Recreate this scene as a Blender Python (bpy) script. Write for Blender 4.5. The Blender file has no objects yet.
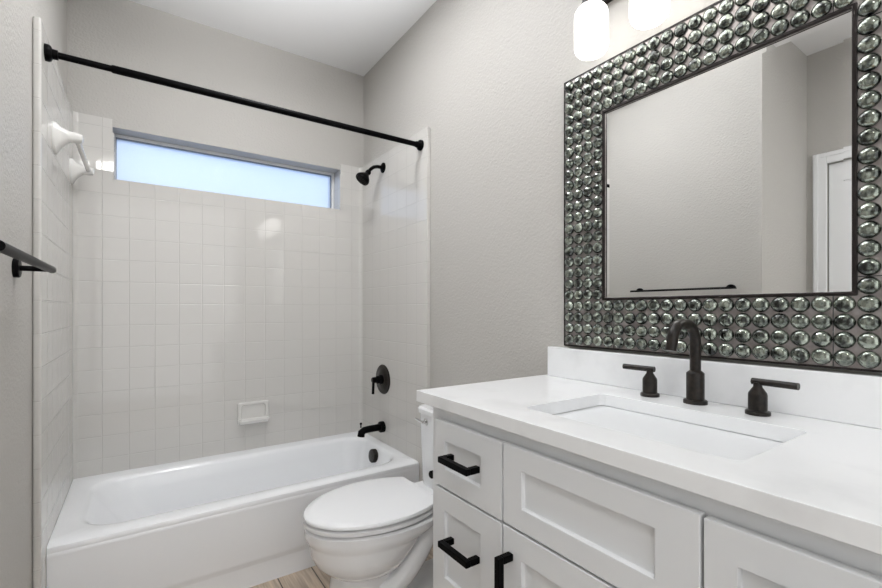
import bpy, bmesh, math, random
from mathutils import Vector, Matrix
random.seed(7)
S = bpy.context.scene
C = S.collection
PI = math.pi
# ------------------------------------------------------------------ camera, world, lights, exposure
cam = bpy.data.cameras.new('camera'); co = bpy.data.objects.new('camera', cam); C.objects.link(co)
co.location = (0, 0, 1.206); co.rotation_euler = (PI/2, 0, -math.radians(34.44))
cam.sensor_width = 36; cam.lens = 17.945; cam.shift_y = 0.0174; cam.clip_start = .02
S.camera = co
S.view_settings.view_transform = 'Standard'; S.view_settings.look = 'None'
S.view_settings.gamma = 1; S.view_settings.use_curve_mapping = False
S.view_settings.exposure = 0.0
W = bpy.data.worlds.new('sky'); S.world = W; W.use_nodes = True
wn = W.node_tree; bg = wn.nodes['Background']
tc = wn.nodes.new('ShaderNodeTexCoord'); sx = wn.nodes.new('ShaderNodeSeparateXYZ'); cr = wn.nodes.new('ShaderNodeValToRGB')
wn.links.new(tc.outputs['Generated'], sx.inputs[0]); wn.links.new(sx.outputs['Z'], cr.inputs[0]); wn.links.new(cr.outputs[0], bg.inputs[0])
cr.color_ramp.elements[0].position = 0.0; cr.color_ramp.elements[0].color = (.42, .60, .98, 1)
cr.color_ramp.elements[1].position = .5; cr.color_ramp.elements[1].color = (.76, .87, 1, 1)
bg.inputs[1].default_value = 1.6
def area(name, loc, size, power, rot=(0,0,0), col=(1,.99,.98), sy=None, shape='DISK'):
    l = bpy.data.lights.new(name, 'AREA'); l.energy = power; l.size = size; l.color = col; l.shape = shape
    if sy: l.shape = 'RECTANGLE'; l.size_y = sy
    o = bpy.data.objects.new(name, l); C.objects.link(o); o.location = loc; o.rotation_euler = rot; return o
area('entry_lamp_fill', (-.25, -.35, 2.72), .45, 11)  # added fill below the entry lamp, evens out the room
area('tub_lamp_fill', (.48, 1.75, 2.785), .46, 12, col=(.97,.98,1))  # added fill below the tub lamp, brightens back wall and tub
fl = area('bounce_fill', (.42, .30, 1.95), .4, 31, (PI-.72, 0, 0), (.97,.98,1)); fl.data.spread = 1.15  # added unseen fill aimed up at the ceiling, standing in for a flash
area('rear_fill', (.10, -1.28, 1.30), 2.1, 22, (PI/2, 0, 0), (.96,.98,1), sy=2.5)  # added soft fill behind the camera
# ------------------------------------------------------------------ materials
def mat(name, col=(.8,.8,.8), rough=.5, metal=0, coat=0, spec=.5, emit=None, es=0, trans=0, ior=1.5):
    m = bpy.data.materials.new(name); m.use_nodes = True
    b = m.node_tree.nodes['Principled BSDF']
    b.inputs['Base Color'].default_value = (*col, 1); b.inputs['Roughness'].default_value = rough
    b.inputs['Metallic'].default_value = metal; b.inputs['Coat Weight'].default_value = coat
    b.inputs['Specular IOR Level'].default_value = spec; b.inputs['Transmission Weight'].default_value = trans
    b.inputs['IOR'].default_value = ior; b.inputs['Coat Roughness'].default_value = .05
    if emit: b.inputs['Emission Color'].default_value = (*emit, 1); b.inputs['Emission Strength'].default_value = es
    return m
def N(m, t, **kw):
    n = m.node_tree.nodes.new(t)
    for k, v in kw.items():
        if k.startswith('_'): setattr(n, k[1:], v)
        else: n.inputs[k.replace('__', ' ')].default_value = v
    return n
def L(m, a, b): m.node_tree.links.new(a, b)
def P(m): return m.node_tree.nodes['Principled BSDF']
def noise_bump(m, scale, strength, dist=.002, detail=3, prev=None):
    g = N(m, 'ShaderNodeNewGeometry'); n = N(m, 'ShaderNodeTexNoise', Scale=scale, Detail=detail)
    L(m, g.outputs['Position'], n.inputs['Vector'])
    b = N(m, 'ShaderNodeBump', Strength=strength, Distance=dist)
    L(m, n.outputs['Fac'], b.inputs['Height'])
    if prev: L(m, prev.outputs[0], b.inputs['Normal'])
    L(m, b.outputs[0], P(m).inputs['Normal']); return b
def noise_col(m, c0, c1, scale, p0=.35, p1=.65, detail=4, stretch=None):
    g = N(m, 'ShaderNodeNewGeometry'); n = N(m, 'ShaderNodeTexNoise', Scale=scale, Detail=detail)
    if stretch:
        mp = N(m, 'ShaderNodeMapping'); mp.inputs['Scale'].default_value = stretch
        L(m, g.outputs['Position'], mp.inputs[0]); L(m, mp.outputs[0], n.inputs['Vector'])
    else: L(m, g.outputs['Position'], n.inputs['Vector'])
    r = N(m, 'ShaderNodeValToRGB'); r.color_ramp.elements[0].position = p0; r.color_ramp.elements[1].position = p1
    r.color_ramp.elements[0].color = (*c0, 1); r.color_ramp.elements[1].color = (*c1, 1)
    L(m, n.outputs['Fac'], r.inputs[0]); L(m, r.outputs[0], P(m).inputs['Base Color']); return r
M = {}
M['wall'] = mat('drywall paint', (.468,.453,.427), .55, spec=.3); noise_bump(M['wall'], 105, .55, .004, 2)
M['ceiling'] = mat('ceiling paint', (.80,.80,.80), .8, spec=.2); noise_bump(M['ceiling'], 130, .2, .002, 2)
def tile_mat(name, axes, offs, pitch=.111, col=(.60,.586,.560)):
    m = mat(name, col, .035, spec=.6)
    g = N(m, 'ShaderNodeNewGeometry'); s = N(m, 'ShaderNodeSeparateXYZ'); L(m, g.outputs['Position'], s.inputs[0])
    prev = None
    for ax, of in zip(axes, offs):
        a = N(m, 'ShaderNodeMath', _operation='SUBTRACT'); L(m, s.outputs[ax], a.inputs[0]); a.inputs[1].default_value = of - pitch/2
        d = N(m, 'ShaderNodeMath', _operation='PINGPONG'); L(m, a.outputs[0], d.inputs[0]); d.inputs[1].default_value = pitch/2
        # d is pitch/2 at a joint
        r = N(m, 'ShaderNodeMapRange', _interpolation_type='SMOOTHSTEP'); L(m, d.outputs[0], r.inputs[0])
        r.inputs[1].default_value = pitch/2 - .0028; r.inputs[2].default_value = pitch/2 - .0006
        if prev:
            mx = N(m, 'ShaderNodeMath', _operation='MAXIMUM'); L(m, prev.outputs[0], mx.inputs[0]); L(m, r.outputs[0], mx.inputs[1]); prev = mx
        else: prev = r
    mc = N(m, 'ShaderNodeMix', _data_type='RGBA'); L(m, prev.outputs[0], mc.inputs['Factor'])
    mc.inputs[6].default_value = (*col, 1); mc.inputs[7].default_value = (col[0]*.93, col[1]*.93, col[2]*.93, 1)
    L(m, mc.outputs[2], P(m).inputs['Base Color'])
    iv = N(m, 'ShaderNodeMath', _operation='SUBTRACT'); iv.inputs[0].default_value = 1; L(m, prev.outputs[0], iv.inputs[1])
    b = N(m, 'ShaderNodeBump', Strength=.6, Distance=.0015); L(m, iv.outputs[0], b.inputs['Height'])
    n = N(m, 'ShaderNodeTexNoise', Scale=9, Detail=1); L(m, g.outputs['Position'], n.inputs['Vector'])
    b2 = N(m, 'ShaderNodeBump', Strength=.14, Distance=.004); L(m, n.outputs['Fac'], b2.inputs['Height']); L(m, b.outputs[0], b2.inputs['Normal'])
    L(m, b2.outputs[0], P(m).inputs['Normal']); L(m, b2.outputs[0], P(m).inputs['Coat Normal'])
    return m
M['tile_x'] = tile_mat('glossy tile back', ('X','Z'), (-.155, 1.79))
M['tile_y'] = tile_mat('glossy tile side', ('Y','Z'), (2.78-.111*7.5, 1.79))
M['porcelain_tile'] = mat('glazed ceramic', (.70,.69,.665), .08, coat=.3)
M['tub'] = mat('tub enamel', (.90,.915,.935), .12, coat=.4)
M['china'] = mat('toilet china', (.86,.87,.885), .08, coat=.5)
M['seat'] = mat('seat plastic', (.86,.87,.885), .22)
M['cab'] = mat('cabinet lacquer', (.77,.785,.80), .38); noise_bump(M['cab'], 60, .04, .001, 2)
M['quartz'] = mat('quartz', (.88,.88,.88), .2)
noise_col(M['quartz'], (.79,.80,.81), (.87,.88,.89), 7, .30, .48, 8)
M['sink'] = mat('sink china', (.74,.745,.75), .1, coat=.3)
M['black'] = mat('matte black metal', (.0015,.0015,.0018), .35, spec=.05)
M['bronze'] = mat('oil rubbed bronze', (.02,.016,.013), .32, spec=.28)
noise_col(M['bronze'], (.004,.0035,.003), (.022,.016,.012), 90, .3, .75)
M['chrome'] = mat('chrome', (.75,.75,.75), .08, metal=1)
M['vinyl'] = mat('window vinyl', (.75,.76,.77), .4)
M['frameshade'] = mat('gasket grey', (.22,.24,.27), .5)  # grey standing in for shadow inside the window frame
M['trimwhite'] = mat('trim paint', (.82,.83,.84), .35)
M['dark'] = mat('gap shade', (.01,.01,.01), .9)  # near-black standing in for shade in the door gaps
M['mirror'] = mat('silvered glass', (.93,.935,.93), 0.0, metal=1)
M['frametrim'] = mat('dark bead', (.016,.012,.011), .3, metal=.5)
M['foil'] = mat('antique foil', (.32,.29,.28), .32, metal=.75)
noise_col(M['foil'], (.25,.225,.215), (.42,.39,.38), 40, .3, .7)
# window pane: frosted glass
m = bpy.data.materials.new('frosted glass'); m.use_nodes = True; nt = m.node_tree; nt.nodes.remove(nt.nodes['Principled BSDF'])
tr = nt.nodes.new('ShaderNodeBsdfTranslucent'); tr.inputs[0].default_value = (.97,.98,1,1)
rf = nt.nodes.new('ShaderNodeBsdfRefraction'); rf.inputs['Roughness'].default_value = .35; rf.inputs['IOR'].default_value = 1.1
gl = nt.nodes.new('ShaderNodeBsdfGlossy'); gl.inputs['Roughness'].default_value = .3
mx = nt.nodes.new('ShaderNodeMixShader'); mx.inputs[0].default_value = .6; mx2 = nt.nodes.new('ShaderNodeMixShader'); mx2.inputs[0].default_value = .04
nt.links.new(tr.outputs[0], mx.inputs[1]); nt.links.new(rf.outputs[0], mx.inputs[2])
nt.links.new(mx.outputs[0], mx2.inputs[1]); nt.links.new(gl.outputs[0], mx2.inputs[2])
nt.links.new(mx2.outputs[0], nt.nodes['Material Output'].inputs['Surface'])
g = nt.nodes.new('ShaderNodeNewGeometry'); n = nt.nodes.new('ShaderNodeTexNoise'); n.inputs['Scale'].default_value = 160
b = nt.nodes.new('ShaderNodeBump'); b.inputs['Strength'].default_value = .5; b.inputs['Distance'].default_value = .003
nt.links.new(g.outputs['Position'], n.inputs['Vector']); nt.links.new(n.outputs['Fac'], b.inputs['Height'])
nt.links.new(b.outputs[0], rf.inputs['Normal']); nt.links.new(b.outputs[0], tr.inputs['Normal'])
M['frost'] = m
M['shade'] = mat('lit opal glass', (.95,.95,.95), .3, emit=(1,.975,.94), es=3.4)
M['lampdisc'] = mat('lit diffuser', (.9,.9,.9), .4, emit=(1,.97,.93), es=3.0)  # glow of the added ceiling lamps
# gems: antique mirrored glass
m = mat('antique glass cabochon', (.3,.33,.3), .12, metal=.85, coat=1)
g = N(m, 'ShaderNodeNewGeometry'); n = N(m, 'ShaderNodeTexNoise', Scale=52, Detail=3, Roughness=.6); L(m, g.outputs['Position'], n.inputs['Vector'])
r = N(m, 'ShaderNodeValToRGB'); e = r.color_ramp.elements
e[0].position = .39; e[0].color = (.01,.012,.010,1); e[1].position = .60; e[1].color = (.30,.33,.28,1)
x = r.color_ramp.elements.new(.46); x.color = (.085,.10,.085,1)
L(m, n.outputs['Fac'], r.inputs[0]); L(m, r.outputs[0], P(m).inputs['Base Color'])
n2 = N(m, 'ShaderNodeTexVoronoi', Scale=90); L(m, g.outputs['Position'], n2.inputs['Vector'])
b = N(m, 'ShaderNodeBump', Strength=.22, Distance=.002); L(m, n2.outputs['Distance'], b.inputs['Height']); L(m, b.outputs[0], P(m).inputs['Normal'])
M['gem'] = m
M['gemrim'] = mat('gem edge', (.012,.014,.016), .15, coat=1)
# floor: wood look planks
m = mat('wood look plank', (.35,.29,.23), .35); M['floor'] = m
g = N(m, 'ShaderNodeNewGeometry'); mp = N(m, 'ShaderNodeMapping'); mp.inputs['Rotation'].default_value = (0,0,PI/2); mp.inputs['Location'].default_value = (-1.97+.0,-.663+.0,0)
L(m, g.outputs['Position'], mp.inputs[0])
bt = N(m, 'ShaderNodeTexBrick'); bt.offset = .37; L(m, mp.outputs[0], bt.inputs['Vector'])
bt.inputs['Scale'].default_value = 1; bt.inputs['Brick Width'].default_value = .92; bt.inputs['Row Height'].default_value = .152; bt.inputs['Mortar Size'].default_value = .0028
bt.inputs['Color1'].default_value = (.50,.41,.325,1); bt.inputs['Color2'].default_value = (.43,.35,.275,1); bt.inputs['Mortar'].default_value = (.05,.04,.03,1)
mp2 = N(m, 'ShaderNodeMapping'); mp2.inputs['Scale'].default_value = (60, 4, 1); L(m, g.outputs['Position'], mp2.inputs[0])
n = N(m, 'ShaderNodeTexNoise', Scale=1, Detail=5); L(m, mp2.outputs[0], n.inputs['Vector'])
r = N(m, 'ShaderNodeValToRGB'); r.color_ramp.elements[0].position = .3; r.color_ramp.elements[0].color = (.55,.55,.55,1); r.color_ramp.elements[1].position = .65; r.color_ramp.elements[1].color = (1.15,1.15,1.15,1)
L(m, n.outputs['Fac'], r.inputs[0])
mc = N(m, 'ShaderNodeMix', _data_type='RGBA', _blend_type='MULTIPLY'); mc.inputs[0].default_value = 1
L(m, bt.outputs['Color'], mc.inputs[6]); L(m, r.outputs[0], mc.inputs[7]); L(m, mc.outputs[2], P(m).inputs['Base Color'])
# ------------------------------------------------------------------ mesh helpers
ORG = {}
def thing(name, label, cat, loc, group=None):
    o = bpy.data.objects.new(name, None); C.objects.link(o); o.location = loc; o.empty_display_size = .05
    o['label'] = label; o['category'] = cat
    if group: o['group'] = group
    ORG[o.name] = Vector(loc); return o
def tag(o, label, cat, group=None):
    o['label'] = label; o['category'] = cat
    if group: o['group'] = group
    return o
def obj(name, bm, m, parent=None, smooth=False, bevel=0, subsurf=0, loc=None, seg=2, label=None, angle=30):
    org = Vector(loc) if loc is not None else (ORG[parent.name] if parent else Vector((0,0,0)))
    bmesh.ops.recalc_face_normals(bm, faces=bm.faces)
    bmesh.ops.translate(bm, verts=bm.verts, vec=-org)
    me = bpy.data.meshes.new(name); bm.to_mesh(me); bm.free()
    for mm in (m if isinstance(m, (list, tuple)) else [m]): me.materials.append(mm)
    o = bpy.data.objects.new(name, me); C.objects.link(o)
    ORG[o.name] = org
    if parent: o.parent = parent; o.location = org - ORG[parent.name]
    else: o.location = org
    if smooth or bevel:
        for p in me.polygons: p.use_smooth = True
    if bevel:
        b = o.modifiers.new('bevel', 'BEVEL'); b.width = bevel; b.segments = seg; b.limit_method = 'ANGLE'; b.angle_limit = math.radians(angle); b.harden_normals = True
    if subsurf:
        s = o.modifiers.new('sub', 'SUBSURF'); s.levels = subsurf; s.render_levels = subsurf
    if smooth and not bevel and not subsurf:
        me.set_sharp_from_angle(angle=math.radians(42))
    if label: o['label'] = label
    return o
def struct(name, bm, m, **k):
    o = obj(name, bm, m, **k); o['kind'] = 'structure'; return o
def BM(): return bmesh.new()
def box(bm, x0, x1, y0, y1, z0, z1):
    v = [bm.verts.new((x, y, z)) for x in (x0, x1) for y in (y0, y1) for z in (z0, z1)]
    for f in ((0,1,3,2),(4,6,7,5),(0,4,5,1),(2,3,7,6),(0,2,6,4),(1,5,7,3)): bm.faces.new([v[i] for i in f])
    return bm
def loft(bm, rings, cap0=True, cap1=True, closed=False):
    R = [[bm.verts.new(p) for p in r] for r in rings]
    n = len(R[0]); k = len(R)
    for i in range(k if closed else k-1):
        a, b = R[i], R[(i+1) % k]
        for j in range(n): bm.faces.new((a[j], a[(j+1)%n], b[(j+1)%n], b[j]))
    if not closed:
        if cap0: bm.faces.new(R[0][::-1])
        if cap1: bm.faces.new(R[-1])
    return R
def frame_of(d):
    d = Vector(d).normalized(); u = d.orthogonal().normalized()
    if abs(d.z) < .9: u = Vector((0,0,1)).cross(d).normalized()
    return d, u, d.cross(u)
def lathe(bm, o, axis, prof, n=28, cap0=True, cap1=True):
    o = Vector(o); d, u, v = frame_of(axis)
    rings = [[o + d*h + (u*math.cos(2*PI*j/n) + v*math.sin(2*PI*j/n))*max(r, 1e-5) for j in range(n)] for r, h in prof]
    return loft(bm, rings, cap0, cap1)
def tube(bm, pts, r, n=16, cap=True):
    pts = [Vector(p) for p in pts]; rs = r if isinstance(r, (list, tuple)) else [r]*len(pts)
    rings = []; pu = None
    for i, p in enumerate(pts):
        d = (pts[min(i+1, len(pts)-1)] - pts[max(i-1, 0)]).normalized()
        if pu is None: _, pu, _ = frame_of(d)
        u = (pu - d*pu.dot(d)).normalized(); v = d.cross(u); pu = u
        rings.append([p + (u*math.cos(2*PI*j/n) + v*math.sin(2*PI*j/n))*rs[i] for j in range(n)])
    return loft(bm, rings, cap, cap)
def rrect(x0, x1, y0, y1, r, k=7):
    out = []
    for cx, cy, a0 in ((x1-r, y1-r, 0), (x0+r, y1-r, PI/2), (x0+r, y0+r, PI), (x1-r, y0+r, 3*PI/2)):
        for j in range(k):
            a = a0 + PI/2*j/(k-1); out.append((cx + r*math.cos(a), cy + r*math.sin(a)))
    return out
def orect(x0, x1, y0, y1, inner, k=7):
    out = []; h = k//2
    cs = ((x1, y1, 0), (x0, y1, 1), (x0, y0, 2), (x1, y0, 3))
    for ci, (cx, cy, q) in enumerate(cs):
        seg = inner[ci*k:(ci+1)*k]
        a = (cx, seg[0][1]) if q % 2 == 0 else (seg[0][0], cy)
        b = (seg[-1][0], cy) if q % 2 == 0 else (cx, seg[-1][1])
        for j in range(k):
            if j <= h: t = j/h; out.append((a[0]+(cx-a[0])*t, a[1]+(cy-a[1])*t))
            else: t = (j-h)/h; out.append((cx+(b[0]-cx)*t, cy+(b[1]-cy)*t))
    return out
def z3(pts, z): return [(x, y, z) for x, y in pts]
# ------------------------------------------------------------------ the room
XR, XL, ZC = 1.272, -.29, 2.809
XD, YRET, YN = -.98, .985, -1.35
struct('floor', box(BM(), XD-.1, XR+.12, YN-.1, 2.95, -.06, 0), M['floor'])
struct('ceiling', box(BM(), XD-.1, XR+.12, YN-.1, 3.02, ZC, ZC+.1), M['ceiling'])
struct('wall_right', box(BM(), XR, XR+.12, YN-.1, 3.02, 0, ZC), M['wall'])
struct('wall_left', box(BM(), XD-.12, XL, YRET, 3.02, 0, ZC), M['wall'])
struct('wall_near', box(BM(), XD-.12, XR, YN-.1, YN, 0, ZC), M['wall'])
# back wall, its window opening
WX0, WX1, WZ0, WZ1 = -.113, 1.102, 1.862, 2.137
YT, YB = 2.78, 2.797
bm = BM(); box(bm, XL, WX0, YB, 3.02, 0, ZC); box(bm, WX1, XR, YB, 3.02, 0, ZC); box(bm, WX0, WX1, YB, 3.02, 0, WZ0); box(bm, WX0, WX1, YB, 3.02, WZ1, ZC)
struct('wall_back', bm, M['wall'])
# side wall of the entry with a door
DY0, DY1, DZ = .13, .885, 2.10
bm = BM(); box(bm, XD-.12, XD, YN, DY0, 0, ZC); box(bm, XD-.12, XD, DY1, YRET, 0, ZC); box(bm, XD-.12, XD, DY0, DY1, DZ, ZC)
struct('wall_passage', bm, M['wall'])
bm = BM()
for (a, b_, c, d) in ((DY1, DY1+.068, 0, DZ+.068), (DY0-.068, DY0, 0, DZ+.068), (DY0, DY1, DZ, DZ+.068)):
    box(bm, XD, XD+.014, a, b_, c, d); 
    if b_-a < .1:
        s = .012 if a >= DY1 else 0
        box(bm, XD+.014, XD+.02, (a+.04 if a >= DY1 else a+.006), (b_-.006 if a >= DY1 else b_-.04), c, d-.006)
box(bm, XD+.014, XD+.02, DY0-.03, DY1+.03, DZ+.04, DZ+.062)
struct('trim_1', bm, M['trimwhite'], bevel=.003)
bm = BM(); box(bm, XD-.11, XD-.10, DY0, DY1, 0, DZ); struct('door_gap_shade', bm, M['dark'])  # black sheet behind the door, paints the shade in its gaps
bm = BM(); y0, y1, z0, z1 = DY0+.004, DY1-.004, .012, DZ-.004; xb, xf = XD-.05, XD-.012
box(bm, xb, xf-.008, y0, y1, z0, z1)
for a, b_, c, d in ((y0, y0+.11, z0, z1), (y1-.11, y1, z0, z1), (y0+.11, y1-.11, z0, z0+.22), (y0+.11, y1-.11, z1-.12, z1), (y0+.11, y1-.11, .88, 1.02)):
    box(bm, xf-.008, xf, a, b_, c, d)
door = struct('door_1', bm, M['trimwhite'], bevel=.002)
bm = BM(); lathe(bm, (xf, DY0+.07, .96), (1,0,0), [(.028,0),(.028,.006),(.01,.008),(.01,.035),(.022,.04),(.026,.055),(.02,.066),(.001,.068)])
obj('door_knob', bm, M['bronze'], door, smooth=True)
# tile surround of the alcove
TL, TR, YE, ZT, ZR = -.267, 1.249, 1.94, 2.17, .38
bm = BM(); box(bm, XL, TL, YE, YT, 0, ZT); struct('wall_tile_left', bm, M['tile_y'], bevel=.008, seg=3)
bm = BM(); box(bm, TR, XR, YE+.012, YT, 0, ZT); struct('wall_tile_right', bm, M['tile_y'], bevel=.004, seg=3)
bm = BM(); box(bm, TL, WX0, YT, YB, .3, ZT); box(bm, WX1, TR, YT, YB, .3, ZT); box(bm, WX0, WX1, YT, YB, .3, WZ0)
struct('wall_tile_back', bm, M['tile_x'])
bm = BM(); box(bm, WX1-.006, WX1, YT+.002, 2.90, WZ0, WZ1-.035); box(bm, WX0, WX0+.006, YT+.002, 2.90, WZ0, WZ1-.035); box(bm, WX0, WX1, YT+.002, 2.90, WZ0-.002, WZ0+.006)
struct('trim_3', bm, M['tile_y'])
# rounded vertical corner beads of the tile
bm = BM()
for x in (TL, TR):
    s = 1 if x == TL else -1
    pr = [(x, YT-.02), (x+s*.0025, YT-.0105), (x+s*.0095, YT-.0025), (x+s*.02, YT), (x, YT)]
    loft(bm, [z3(pr, .37), z3(pr, ZT)])
struct('trim_4', bm, M['tile_x'], smooth=True)
# window
bm = BM(); f = .020
yy0, yy1 = 2.90, 2.96
for a in ((WX0, WX0+.008, WZ0, WZ1), (WX1-f, WX1, WZ0, WZ1), (WX0+.008, WX1-f, WZ0, WZ0+f), (WX0+.008, WX1-f, WZ1-.016, WZ1)):
    box(bm, a[0], a[1], yy0, yy1, a[2], a[3])
win = struct('window_1', bm, M['vinyl'], bevel=.002)
bm = BM()
g_ = (WX0+.008, WX1-f, WZ0+f, WZ1-.016)
for a in ((g_[0], g_[0]+.004, g_[2], g_[3]), (g_[1]-.004, g_[1], g_[2], g_[3]), (g_[0], g_[1], g_[2], g_[2]+.004), (g_[0], g_[1], g_[3]-.006, g_[3])):
    box(bm, a[0], a[1], 2.904, 2.93, a[2], a[3])
obj('pane_edge_shade', bm, M['frameshade'], win)  # grey strip round the pane, paints the frame's shadowed inner edge
obj('pane', box(BM(), g_[0], g_[1], 2.915, 2.919, g_[2], g_[3]), M['frost'], win)
# baseboards
bm = BM(); box(bm, XR-.013, XR, 1.11, YE, 0, .09); struct('baseboard_right', bm, M['trimwhite'], bevel=.003)
bm = BM(); box(bm, XL, XL+.013, YRET, YE, 0, .09); struct('baseboard_left', bm, M['trimwhite'], bevel=.003)
bm = BM(); box(bm, XD, XL, YRET-.013, YRET, 0, .09); struct('baseboard_return', bm, M['trimwhite'], bevel=.003)
# ceiling lamps added for fill light, both unseen above the frame
for nm, x, y, r_, lab in (('added_ceiling_lamp', -.25, -.35, .2, 'added round white ceiling lamp over the entry, unseen behind the camera'), ('added_ceiling_lamp', .48, 1.75, .235, 'added round white ceiling lamp in front of the tub, unseen above the curtain rod')):
    t = thing(nm, lab, 'ceiling lamp', (x, y, ZC))
    bm = BM(); lathe(bm, (x, y, ZC), (0,0,-1), [(r_+.02,0),(r_+.02,.012),(r_+.012,.018),(r_,.018),(r_,.003)], 40, True, True); obj('rim', bm, M['trimwhite'], t, smooth=True)
    bm = BM(); lathe(bm, (x, y, ZC-.004), (0,0,-1), [(r_,0),(r_,.008),(r_*.7,.012),(0,.013)], 40, True, False); obj('diffuser', bm, M['lampdisc'], t, smooth=True)
# ------------------------------------------------------------------ bathtub
tub = thing('bathtub', 'white alcove bathtub with a plain apron, under the window', 'bathtub', (.49, 2.4, 0))
tx0, tx1, ty0, ty1 = TL+.001, TR-.001, 2.03, YT-.001
k = 9
inn = rrect(-.185, 1.192, 2.125, 2.69, .13, k)
def ins(x0, x1, y0, y1, r): return rrect(x0, x1, y0, y1, r, k)
out0 = orect(tx0, tx1, ty0, ty1, inn, k)
def shr(p, cx, cy, s): return p
bm = BM()
ox = orect(tx0, tx1, ty0+.012, ty1, inn, k)
rings = [z3(orect(tx0, tx1, ty0+.006, ty1, inn, k), .30), z3(orect(tx0, tx1, ty0+.004, ty1, inn, k), .345), z3(out0, .360),
         z3(orect(tx0, tx1, ty0+.004, ty1, inn, k), .374), z3(orect(tx0, tx1, ty0+.016, ty1, inn, k), ZR),
         z3(ins(-.20, 1.205, 2.11, 2.705, .14), ZR-.001), z3(inn, ZR-.006), z3(ins(-.172, 1.182, 2.138, 2.68, .125), ZR-.022),
         z3(ins(-.13, 1.172, 2.150, 2.67, .12), ZR-.08), z3(ins(-.05, 1.15, 2.175, 2.645, .12), .18), z3(ins(.02, 1.10, 2.205, 2.615, .11), .10), z3(ins(.07, 1.04, 2.25, 2.57, .09), .082)]
loft(bm, rings, False, True)
obj('basin', bm, M['tub'], tub, smooth=True)
# apron: profile (y, z) extruded along x
prof = [(2.06,.37),(2.036,.362),(2.030,.352),(2.0302,.34),(2.031,.30),(2.030,.122),(2.032,.112),(2.040,.094),(2.041,.088),(2.041,0),(2.06,0)]
bm = BM(); loft(bm, [[(tx0, y, z) for y, z in prof], [(tx1, y, z) for y, z in prof]])
obj('apron', bm, M['tub'], tub, smooth=True)
bm = BM(); lathe(bm, (1.166, 2.42, .322), (-1,0,.12), [(.040,-.01),(.040,.012),(.037,.016),(.02,.018),(0,.018)], 36)
obj('overflow_plate', bm, M['bronze'], tub, smooth=True, label='dark bronze round overflow plate')
bm = BM(); lathe(bm, (.95, 2.42, .082), (0,0,1), [(.035,0),(.035,.003),(.03,.006),(0,.006)], 30)
obj('drain', bm, M['bronze'], tub, smooth=True, label='dark bronze drain')
# ------------------------------------------------------------------ shower fittings
YS = 2.455
t = thing('wall_shower', 'matte black shower head on a bent arm, high on the tiled wall', 'shower', (TR, YS, 2.085))
bm = BM(); lathe(bm, (TR, YS, 2.085), (-1,0,0), [(.032,0),(.031,.006),(.022,.012),(.011,.016)], 28); obj('flange', bm, M['black'], t, smooth=True)
bm = BM(); tube(bm, [(TR-.01,YS,2.085),(TR-.04,YS,2.085),(TR-.065,YS,2.078),(TR-.085,YS,2.062),(TR-.10,YS,2.045)], .0105); obj('arm', bm, M['black'], t, smooth=True)
d = Vector((-.62, 0, -.78)); p = Vector((TR-.095, YS, 2.048))
bm = BM(); lathe(bm, p, d, [(.012,0),(.017,.006),(.017,.018),(.013,.024),(.020,.034),(.036,.052),(.043,.062),(.045,.075),(.042,.082),(.036,.083),(.034,.080),(0,.080)], 32)
head = obj('shower_head', bm, M['black'], t, smooth=True)
bm = BM(); dd, u_, v_ = frame_of(d)
for rr, cnt in ((.012,6),(.024,12)):
    for i in range(cnt):
        a = 2*PI*i/cnt; lathe(bm, p+d*.08+(u_*math.cos(a)+v_*math.sin(a))*rr, d, [(.002,0),(.0012,.003)], 8)
obj('nozzles', bm, M['bronze'], head, smooth=True)
zc = .772
t = thing('shower_valve', 'round dark bronze valve plate with a lever handle, on tile above the tub spout', 'shower valve', (TR, YS, zc))
bm = BM(); lathe(bm, (TR, YS, zc), (-1,0,0), [(.092,0),(.092,.004),(.088,.008),(.060,.009),(.056,.012),(.03,.012)], 48); obj('escutcheon', bm, M['bronze'], t, smooth=True)
bm = BM(); lathe(bm, (TR-.010, YS, zc), (-1,0,0), [(.030,0),(.030,.012),(.024,.016),(.024,.034),(.018,.038),(.018,.062),(.014,.066),(0,.066)], 30); obj('hub', bm, M['black'], t, smooth=True)
bm = BM(); tube(bm, [(TR-.066,YS,zc+.012),(TR-.068,YS,zc-.02),(TR-.07,YS,zc-.085)], .0085); obj('lever', bm, M['black'], t, smooth=True)
zs = .478
t = thing('tub_spout', 'matte black tub spout with a diverter knob above the bathtub', 'tub spout', (TR, YS, zs))
bm = BM(); lathe(bm, (TR, YS, zs), (-1,0,0), [(.034,0),(.034,.022),(.031,.026),(.0225,.026)], 30); obj('collar', bm, M['black'], t, smooth=True)
bm = BM(); tube(bm, [(TR-.02,YS,zs),(TR-.10,YS,zs-.001),(TR-.130,YS,zs-.004),(TR-.146,YS,zs-.014),(TR-.150,YS,zs-.038)], [.021,.021,.021,.022,.022], 24); obj('spout_body', bm, M['black'], t, smooth=True)
bm = BM(); lathe(bm, (TR-.150,YS,zs+.015), (0,0,1), [(.004,0),(.004,.018),(.007,.02),(.007,.03),(0,.031)], 14); obj('diverter_knob', bm, M['black'], t, smooth=True)
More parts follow.
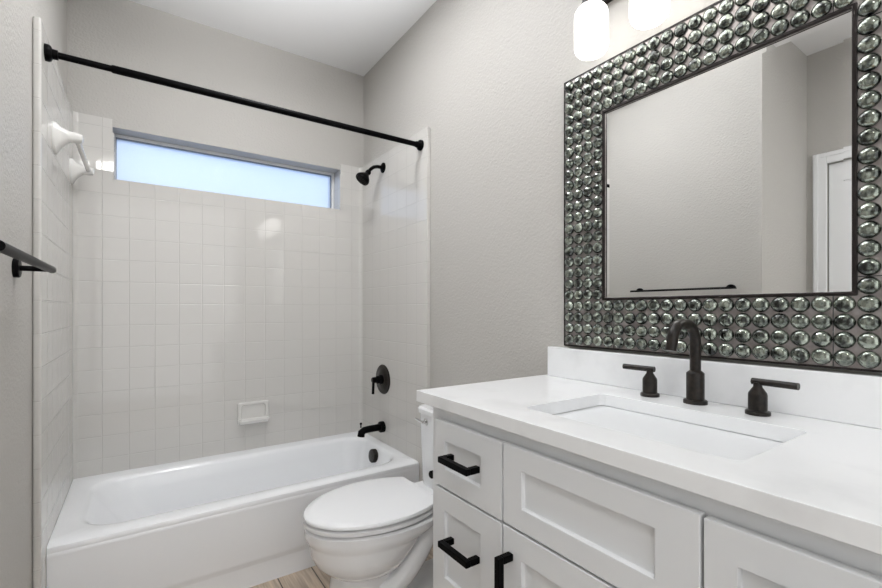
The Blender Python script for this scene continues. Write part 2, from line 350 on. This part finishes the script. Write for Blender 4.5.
# soap dish
t = thing('soap_dish', 'white ceramic soap dish set in the tile above the tub rim', 'soap dish', (.555, YT, .595))
bm = BM()
def rr_xz(x0, x1, z0, z1, r, y): return [(x, y, z) for x, z in rrect(x0, x1, z0, z1, r, 5)]
loft(bm, [rr_xz(.470,.642,.532,.662,.012,YT+.002), rr_xz(.470,.642,.532,.662,.012,YT-.010), rr_xz(.476,.636,.538,.656,.012,YT-.016), rr_xz(.488,.624,.560,.646,.016,YT-.014), rr_xz(.492,.620,.564,.642,.016,YT-.004)])
obj('back_plate', bm, M['porcelain_tile'], t, smooth=True)
bm = BM()
loft(bm, [z3(rrect(.476,.636,YT-.03,YT-.004,.01,5), .534), z3(rrect(.474,.638,YT-.055,YT-.004,.022,5), .545), z3(rrect(.472,.640,YT-.062,YT-.004,.026,5), .560), z3(rrect(.475,.637,YT-.059,YT-.006,.024,5), .565), z3(rrect(.484,.628,YT-.052,YT-.012,.018,5), .561), z3(rrect(.49,.622,YT-.046,YT-.016,.015,5), .552)])
obj('tray', bm, M['porcelain_tile'], t, smooth=True)
# ceramic towel bar on left tiles
t = thing('ceramic_towel_bar', 'white ceramic towel bar on the left tiled wall beneath the curtain rod', 'towel bar', (TL, 2.45, 1.87))
YA, YC, ZB = 2.20, 2.69, 1.868
for y in (YA, YC):
    bm = BM()
    def el(x, ry, rz, zc_): return [(x, y+ry*math.cos(a)*abs(math.cos(a))**-.3 if abs(math.cos(a))>1e-6 else y, zc_+rz*math.sin(a)*(abs(math.sin(a))**-.3 if abs(math.sin(a))>1e-6 else 1)) for a in [2*PI*i/24 for i in range(24)]]
    loft(bm, [el(TL,.042,.060,ZB-.012), el(TL+.008,.041,.058,ZB-.012), el(TL+.022,.028,.038,ZB-.006), el(TL+.045,.017,.021,ZB), el(TL+.07,.018,.019,ZB), el(TL+.084,.014,.015,ZB), el(TL+.088,.006,.006,ZB)])
    obj('bracket', bm, M['porcelain_tile'], t, smooth=True)
bm = BM(); tube(bm, [(TL+.066,YA,ZB),(TL+.066,YC,ZB)], .010, 20); obj('bar', bm, M['porcelain_tile'], t, smooth=True)
# shower curtain rod
YRD, ZRD = 2.01, 2.087
t = thing('shower_curtain_rod', 'matte black curtain rod spanning wall to wall above the tub', 'curtain rod', (TL, YRD, ZRD))
bm = BM(); tube(bm, [(TL+.01,YRD,ZRD),(-.08,YRD,ZRD)], .0115, 20); obj('inner_tube', bm, M['black'], t, smooth=True)
bm = BM(); tube(bm, [(-.085,YRD,ZRD),(-.08,YRD,ZRD),(TR-.01,YRD,ZRD)], [.0125,.0145,.0135], 20); obj('outer_tube', bm, M['black'], t, smooth=True)
for x, s in ((TL, 1), (TR, -1)):
    bm = BM(); lathe(bm, (x,YRD,ZRD), (s,0,0), [(.028,0),(.028,.010),(.025,.016),(.017,.020),(.016,.034),(.013,.035)], 28); obj('end_cap', bm, M['black'], t, smooth=True)
# black towel bar on left wall
t = thing('black_towel_bar', 'matte black towel bar on the painted left wall, near the camera', 'towel bar', (XL, 1.4, 1.32))
xb_, zb_ = XL+.078, 1.322
for y in (1.135, 1.69):
    bm = BM(); lathe(bm, (XL, y, zb_), (1,0,0), [(.027,0),(.027,.011),(.025,.013),(.009,.013)], 28); obj('wall_plate', bm, M['black'], t, smooth=True)
    bm = BM(); tube(bm, [(XL+.01,y,zb_),(xb_,y,zb_)], .0078, 16); obj('post', bm, M['black'], t, smooth=True)
bm = BM(); tube(bm, [(xb_,1.112,zb_),(xb_,1.71,zb_)], .0105, 20); obj('bar', bm, M['black'], t, smooth=True)
# ------------------------------------------------------------------ toilet
YTO = 1.605
toi = thing('toilet', 'white toilet with closed lid between the vanity and the bathtub', 'toilet', (.9, YTO, 0))
def egg(xf, xb, hw, z, pw=.85, n=40, sq=0.0, yc=YTO):
    cx = xf + (xb-xf)*.56; out = []
    for i in range(n):
        a = 2*PI*i/n; c_, s_ = math.cos(a), math.sin(a)
        if c_ > 0: x = cx + (xb-cx)*(abs(c_)**(1-sq)); y = hw*math.copysign(abs(s_)**(1-sq*.6), s_)
        else: x = cx - (cx-xf)*abs(c_); y = hw*s_
        out.append((x, yc+y, z))
    return out
bm = BM()
loft(bm, [egg(.572,.86,.124,0,sq=.45), egg(.575,.86,.120,.02,sq=.45), egg(.588,.85,.112,.08,sq=.4), egg(.598,.85,.110,.16,sq=.4), egg(.604,.85,.112,.198,sq=.35), egg(.592,.86,.124,.209,sq=.25), egg(.566,.875,.152,.228,sq=.2), egg(.538,.90,.172,.258,sq=.15), egg(.523,.94,.184,.295,sq=.1),
          egg(.518,.97,.188,.33,sq=.1), egg(.516,.98,.189,.340,sq=.15), egg(.506,1.01,.197,.350,sq=.2), egg(.502,1.05,.200,.37,sq=.25), egg(.502,1.05,.201,.390,sq=.25), egg(.512,1.045,.193,.398,sq=.25)])
bowl = obj('bowl', bm, M['china'], toi, smooth=True)
for s in (-1, 1):
    bm = BM(); w = YTO + s*.112
    tube(bm, [(.72,w-s*.06,.14),(.77,w-s*.02,.135),(.82,w,.155),(.87,w+s*.004,.20),(.915,w+s*.004,.255),(.96,w,.315),(1.0,w-s*.01,.37)], [.03,.042,.045,.045,.045,.042,.04], 20)
    obj('trapway', bm, M['china'], bowl, smooth=True, subsurf=1)
bm = BM(); loft(bm, [z3(rrect(.72,1.20,YTO-.125,YTO+.125,.06,7), 0), z3(rrect(.725,1.195,YTO-.12,YTO+.12,.06,7), .035), z3(rrect(.74,1.18,YTO-.10,YTO+.10,.05,7), .05)])
obj('foot', bm, M['china'], toi, smooth=True)
bm = BM(); loft(bm, [z3(rrect(.98,1.24,YTO-.11,YTO+.11,.04,7), .26), z3(rrect(.96,1.25,YTO-.15,YTO+.15,.05,7), .34), z3(rrect(.95,1.25,YTO-.165,YTO+.165,.05,7), .385), z3(rrect(.955,1.245,YTO-.16,YTO+.16,.045,7), .395)])
obj('deck', bm, M['china'], toi, smooth=True)
def lidout(xf, xb, hw, z, hb, n=24):
    # front half ellipse, straight back with chamfered corners
    cx = xf + (xb-xf)*.60; pts = []
    for i in range(n+1):
        a = PI/2 + PI*i/n; pts.append((cx + (cx-xf)*math.cos(a), YTO + hw*math.sin(a), z))
    m_ = 8
    def q(t, s): # from side to back corner
        x = cx + (xb-cx)*t; y = hw*math.sqrt(max(0, 1-(t*math.sqrt(max(0,1-(hb/hw)**2)))**2)); return (x, YTO+s*y, z)
    for j in range(1, m_+1): pts.append(q(j/m_, -1))
    for j in range(m_, 0, -1): pts.append(q(j/m_, 1))
    return pts
bm = BM(); loft(bm, [lidout(.53,.98,.175,.4045,.12), lidout(.508,.985,.193,.405,.138), lidout(.499,.985,.201,.4075,.142), lidout(.499,.985,.201,.419,.142), lidout(.506,.985,.195,.4225,.14), lidout(.53,.98,.175,.4225,.12)]); obj('seat_ring', bm, M['seat'], toi, smooth=True)
bm = BM(); loft(bm, [lidout(.53,.98,.175,.4290,.12), lidout(.503,.990,.197,.4291,.14), lidout(.498,.992,.202,.4315,.144), lidout(.498,.992,.202,.439,.144), lidout(.503,.990,.198,.4445,.141), lidout(.53,.98,.18,.448,.13)]); obj('lid', bm, M['seat'], toi, smooth=True)
for s in (-1, 1):
    bm = BM(); loft(bm, [z3(rrect(.985,1.02,YTO+s*.075-.022,YTO+s*.075+.022,.008,5), .394), z3(rrect(.985,1.02,YTO+s*.075-.022,YTO+s*.075+.022,.008,5), .425), z3(rrect(.990,1.015,YTO+s*.075-.018,YTO+s*.075+.018,.007,5), .430)]); obj('hinge', bm, M['seat'], toi, smooth=True)
bm = BM(); TK = YTO+.0
loft(bm, [z3(rrect(1.09,1.262,TK-.15,TK+.15,.035,7), .385), z3(rrect(1.088,1.262,TK-.158,TK+.158,.035,7), .42), z3(rrect(1.08,1.262,TK-.168,TK+.168,.035,7), .725)]); obj('tank', bm, M['china'], toi, smooth=True)
bm = BM(); loft(bm, [z3(rrect(1.074,1.265,TK-.174,TK+.174,.035,7), .726), z3(rrect(1.072,1.266,TK-.176,TK+.176,.035,7), .745), z3(rrect(1.08,1.262,TK-.168,TK+.168,.03,7), .754)]); obj('tank_lid', bm, M['china'], toi, smooth=True)
bm = BM(); lathe(bm, (1.083, TK+.09, .692), (-1,0,0), [(.017,0),(.017,.006),(.008,.009),(.008,.02),(.001,.021)], 20)
tube(bm, [(1.064,TK+.09,.692),(1.058,TK+.11,.695),(1.053,TK+.140,.702)], [.006,.006,.0045], 12); obj('flush_lever', bm, M['chrome'], toi, smooth=True, label='chrome flush lever')
# ------------------------------------------------------------------ vanity
van = thing('vanity_cabinet', 'white shaker vanity cabinet with black bar pulls, under the countertop', 'vanity', (.98, .55, 0))
VX, VY0, VY1, VZ = .716, -.005, 1.087, .930
bm = BM(); box(bm, VX, XR-.002, VY0, VY1, .10, VZ-.001); obj('carcass', bm, M['cab'], van, bevel=.002)
bm = BM(); box(bm, VX+.06, XR-.002, VY0+.01, VY1-.01, 0, .10); obj('toe_kick', bm, M['cab'], van)
FX = .697
def shaker(name, y0, y1, z0, z1, sy, sz, parent, sy0=None):
    bm = BM(); xb = VX-.001; rb = FX+.010
    iy0, iy1, iz0, iz1 = y0+(sy0 or sy), y1-sy, z0+sz, z1-sz
    def q(x, a, b_, c, d): return [(x, a, c), (x, b_, c), (x, b_, d), (x, a, d)]
    loft(bm, [q(xb,y0,y1,z0,z1), q(FX,y0,y1,z0,z1), q(FX,iy0,iy1,iz0,iz1), q(rb,iy0+.001,iy1-.001,iz0+.001,iz1-.001)])
    return obj(name, bm, M['cab'], parent, bevel=.002)
def pull(p0, p1, parent):
    p0, p1 = Vector(p0), Vector(p1); d = (p1-p0).normalized(); s = .0080
    ext = .008; bm = BM()
    a, b_ = p0-d*ext, p1+d*ext
    xo = FX-.036
    if abs(d.y) > .5:
        box(bm, xo-s, xo+s, min(a.y,b_.y), max(a.y,b_.y), p0.z-s, p0.z+s)
        for y in (p0.y, p1.y): box(bm, xo+s, FX, y-s, y+s, p0.z-s, p0.z+s)
    else:
        box(bm, xo-s, xo+s, p0.y-s, p0.y+s, min(a.z,b_.z), max(a.z,b_.z))
        for z in (p0.z, p1.z): box(bm, xo+s, FX, p0.y-s, p0.y+s, z-s, z+s)
    return obj('handle', bm, M['black'], parent, bevel=.0018)
G = .0025
for (y0, y1) in ((.7675, 1.046), (.03, .321)):
    yc = (y0+y1)/2
    for (z0, z1, sz) in ((.711, .894, .053), (.405, .705, .058), (.12, .399, .058)):
        d = shaker('drawer', y0, y1, z0, z1, .046, sz, van, .078)
        zh = (z0+z1)/2 + (.005 if z0 > .7 else .028)
        pull((0, yc-.054-.02*(y0<.5), zh), (0, yc+.054, zh), d)
d = shaker('false_drawer_front', .326, .7615, .713, .896, .060, .050, van, .0715)
d = shaker('door', .326, .7615, .12, .707, .060, .060, van, .0715)
pull((0, .735, .50), (0, .735, .645), d)
# counter with sink cut-out
SX0, SX1, SY0, SY1 = .788, 1.100, .308, .784
bm = BM(); k7 = 7
inn = rrect(SX0, SX1, SY0, SY1, .018, k7); CT = .963
oo = orect(.686, XR-.001, -.03, 1.132, inn, k7)
loft(bm, [z3(inn, VZ), z3(oo, VZ), z3(oo, CT), z3(inn, CT)], closed=True)
o = obj('countertop', bm, M['quartz'], None, bevel=.0016, loc=(.98,.55,VZ)); tag(o, 'white quartz countertop slab on the vanity, with the sink cut into it', 'countertop')
bm = BM(); box(bm, 1.237, XR-.001, -.03, 1.112, CT+.0005, 1.069)
o = obj('backsplash', bm, M['quartz'], None, bevel=.0016, loc=(1.25,.55,CT)); tag(o, 'low white quartz backsplash strip below the beaded mirror', 'backsplash')
t = thing('sink', 'white rectangular undermount sink in the vanity countertop', 'sink', (.94, .543, .78))
bm = BM()
def rg(e, z, r=.022): return z3(rrect(SX0-.005+e, SX1+.005-e, SY0-.005+e, SY1+.005-e, r, 7), z)
loft(bm, [rg(-.025,VZ-.002,.03), rg(0,VZ-.002), rg(.001,VZ-.008), rg(.004,.88), rg(.012,.815,.03), rg(.022,.80,.04), rg(.045,.793,.04), rg(.10,.789,.03)], False, True)
obj('basin', bm, M['sink'], t, smooth=True)
bm = BM(); lathe(bm, (.943,.543,.789), (0,0,1), [(.022,0),(.022,.002),(.017,.003),(.016,.001),(0,.001)], 24); obj('drain', bm, M['bronze'], t, smooth=True)
# faucet
FX0 = 1.186
t = thing('faucet', 'dark bronze widespread faucet with two lever handles behind the sink', 'faucet', (FX0, .566, CT))
bm = BM(); lathe(bm, (FX0,.566,CT), (0,0,1), [(.028,0),(.028,.008),(.026,.010),(.021,.0105),(.021,.078),(.0195,.080),(.0125,.086)], 32); obj('base', bm, M['bronze'], t, smooth=True)
pts = [(FX0,.566,CT+.08),(FX0,.566,CT+.155)]
R_ = .048; zt = CT+.158
for i in range(1, 9):
    a = PI/2*i/8; pts.append((FX0-R_+R_*math.cos(a), .566, zt+R_*math.sin(a)))
pts.append((FX0-R_-.022, .566, zt+R_))
for i in range(1, 8):
    a = PI/2+math.radians(74)*i/7; pts.append((FX0-R_-.022+.042*math.cos(a), .566, zt+R_-.042+.042*math.sin(a)))
e_ = pts[-1]; pts.append((e_[0]-.010,.566,e_[2]-.034))
bm = BM(); tube(bm, pts, .0130, 20); obj('spout', bm, M['bronze'], t, smooth=True)
for y, s in ((.686, 1), (.425, -1)):
    x = FX0-.005
    bm = BM(); lathe(bm, (x,y,CT), (0,0,1), [(.025,0),(.025,.007),(.023,.009),(.0190,.010),(.0190,.046),(.018,.050),(.009,.064),(.0085,.074)], 30); h = obj('handle', bm, M['bronze'], t, smooth=True)
    bm = BM(); tube(bm, [(x+.002,y-s*.012,CT+.0755),(x-.004,y+s*.078,CT+.0755)], .0078, 16); obj('lever', bm, M['bronze'], h, smooth=True)
# toilet paper holder on the vanity side
t = thing('toilet_paper_holder', 'small black toilet paper holder on the vanity side facing the toilet', 'toilet paper holder', (.80, VY1, .69))
bm = BM(); lathe(bm, (.805,VY1,.69), (0,1,0), [(.024,-.002),(.024,.008),(.009,.009),(.009,.062)], 24); obj('mount', bm, M['black'], t, smooth=True)
bm = BM(); tube(bm, [(.760,VY1+.062,.69),(.92,VY1+.062,.69)], .009, 16); lathe(bm, (.762,VY1+.062,.69), (-1,0,0), [(.012,0),(.012,.012),(.009,.015)], 18); obj('roll_bar', bm, M['black'], t, smooth=True)
# ------------------------------------------------------------------ mirror
MY, MZ, PT = .577, 1.5445, .0385
mir = thing('wall_mirror', 'square mirror in a wide frame of round glass cabochons above the vanity', 'mirror', (XR, MY, MZ))
def ringbox(bm, x0, x1, ho, hi):
    def q(x, h): return [(x, MY-h, MZ-h), (x, MY+h, MZ-h), (x, MY+h, MZ+h), (x, MY-h, MZ+h)]
    loft(bm, [q(x0,ho), q(x1,ho), q(x1,hi), q(x0,hi)], closed=True)
bm = BM(); ringbox(bm, XR-.001, 1.250, .4635, .300); obj('frame_board', bm, M['foil'], mir, bevel=.001)
bm = BM(); ringbox(bm, XR-.001, 1.2475, .4680, .4628); obj('outer_edge', bm, M['frametrim'], mir)
bm = BM(); ringbox(bm, XR-.001, 1.244, .3095, .3005); obj('inner_bead', bm, M['frametrim'], mir, bevel=.002)
def q(x, h): return [(x, MY-h, MZ-h), (x, MY+h, MZ-h), (x, MY+h, MZ+h), (x, MY-h, MZ+h)]
bm = BM(); loft(bm, [q(XR-.002,.301), q(1.2520,.301), q(1.2515,.286)]); obj('mirror_glass', bm, M['mirror'], mir)
# seams between the mosaic panels
for s in (-1, 1):
    for t_ in (-1, 1):
        obj('panel_seam', box(BM(), 1.2494, 1.2502, MY+min(s*.3085, s*.4625), MY+max(s*.3085, s*.4625), MZ+t_*7*PT-.0010, MZ+t_*7*PT+.0010), M['gemrim'], mir)
        obj('panel_seam', box(BM(), 1.2494, 1.2502, MY+t_*7*PT-.0010, MY+t_*7*PT+.0010, MZ+min(s*.3085, s*.4625), MZ+max(s*.3085, s*.4625)), M['gemrim'], mir)
def gem(bm, o, r=.0182, rot=0, n=18):
    o = Vector(o); prof = [(1.0,0),(1.03,.0045),(.955,.0072),(.72,.0118),(.48,.0135)]
    rings = [[o + Vector((-h, r*f_*math.cos(2*PI*j/n+rot), r*f_*math.sin(2*PI*j/n+rot))) for j in range(n)] for f_, h in prof]
    R = loft(bm, rings, False, False)
    bm.faces.ensure_lookup_table()
    c = bm.verts.new(o + Vector((-.0142, 0, 0)))
    fs = [bm.faces.new((R[-1][j], R[-1][(j+1)%n], c)) for j in range(n)]
    return R
cells = []
for i in range(24):
    for j in range(24):
        if 4 <= i < 20 and 4 <= j < 20: continue
        cells.append((MY+(11.5-i)*PT, MZ+(j-11.5)*PT))
def vis(c): # nearest first, those outside the frame last
    y, z = c
    f_ = .5656*1.25+.8246*y; u = 441+439.6*(.8246*1.25-.5656*y)/f_; v = 309-439.6*(z-1.206)/f_
    return (0 if (u < 885 and v > -4) else 1, f_)
cells.sort(key=vis)
bm = BM(); gem(bm, (1.25, cells[0][0], cells[0][1])); 
g0 = obj('cabochon', bm, [M['gem'], M['gemrim']], mir, loc=(1.25, cells[0][0], cells[0][1]))
for p in g0.data.polygons:
    r_ = max(math.hypot(g0.data.vertices[v].co.y, g0.data.vertices[v].co.z) for v in p.vertices)
    if min(-g0.data.vertices[v].co.x for v in p.vertices) < .001: p.material_index = 1
    p.use_smooth = True
for n_, (y, z) in enumerate(cells[1:100]):
    c = g0.copy(); C.objects.link(c); c.parent = mir; c.location = Vector((1.25+random.uniform(0,.001), y, z)) - Vector((XR, MY, MZ)); c.rotation_euler.x = random.uniform(0, .35)
bm = BM()
for (y, z) in cells[100:]: gem(bm, (1.25, y+random.uniform(-.0004,.0004), z+random.uniform(-.0004,.0004)), rot=random.uniform(0, .35))
o = obj('cabochon', bm, [M['gem'], M['gemrim']], mir, loc=(XR, MY, MZ)); o['kind'] = 'stuff'
for p in o.data.polygons:
    if max(o.data.vertices[v].co.x for v in p.vertices) > 1.25-XR-.001: p.material_index = 1
    p.use_smooth = False
# ------------------------------------------------------------------ vanity light
LX = 1.15
t = thing('vanity_light', 'four-lamp vanity light with glowing opal glass shades above the mirror', 'vanity light', (XR, MY, 2.25))
bm = BM(); box(bm, 1.250, XR-.001, MY-.36, MY+.36, 2.21, 2.29); obj('back_plate', bm, M['bronze'], t, bevel=.003)
for y in (.857, .67, .484, .297):
    bm = BM(); tube(bm, [(1.252,y,2.25),(1.19,y,2.25),(1.162,y,2.243),(LX,y,2.225),(LX,y,2.195)], .009, 14); obj('arm', bm, M['bronze'], t, smooth=True)
    bm = BM(); lathe(bm, (LX,y,2.140), (0,0,1), [(.026,-.008),(.030,.0),(.030,.012),(.026,.02),(.026,.05),(.02,.056)], 28); obj('socket_cap', bm, M['bronze'], t, smooth=True)
    bm = BM(); lathe(bm, (LX,y,1.990), (0,0,1), [(0,0),(.028,.001),(.040,.006),(.047,.014),(.050,.026),(.050,.118),(.048,.132),(.040,.144),(.027,.150)], 36, False, True); obj('glass_shade', bm, M['shade'], t, smooth=True)
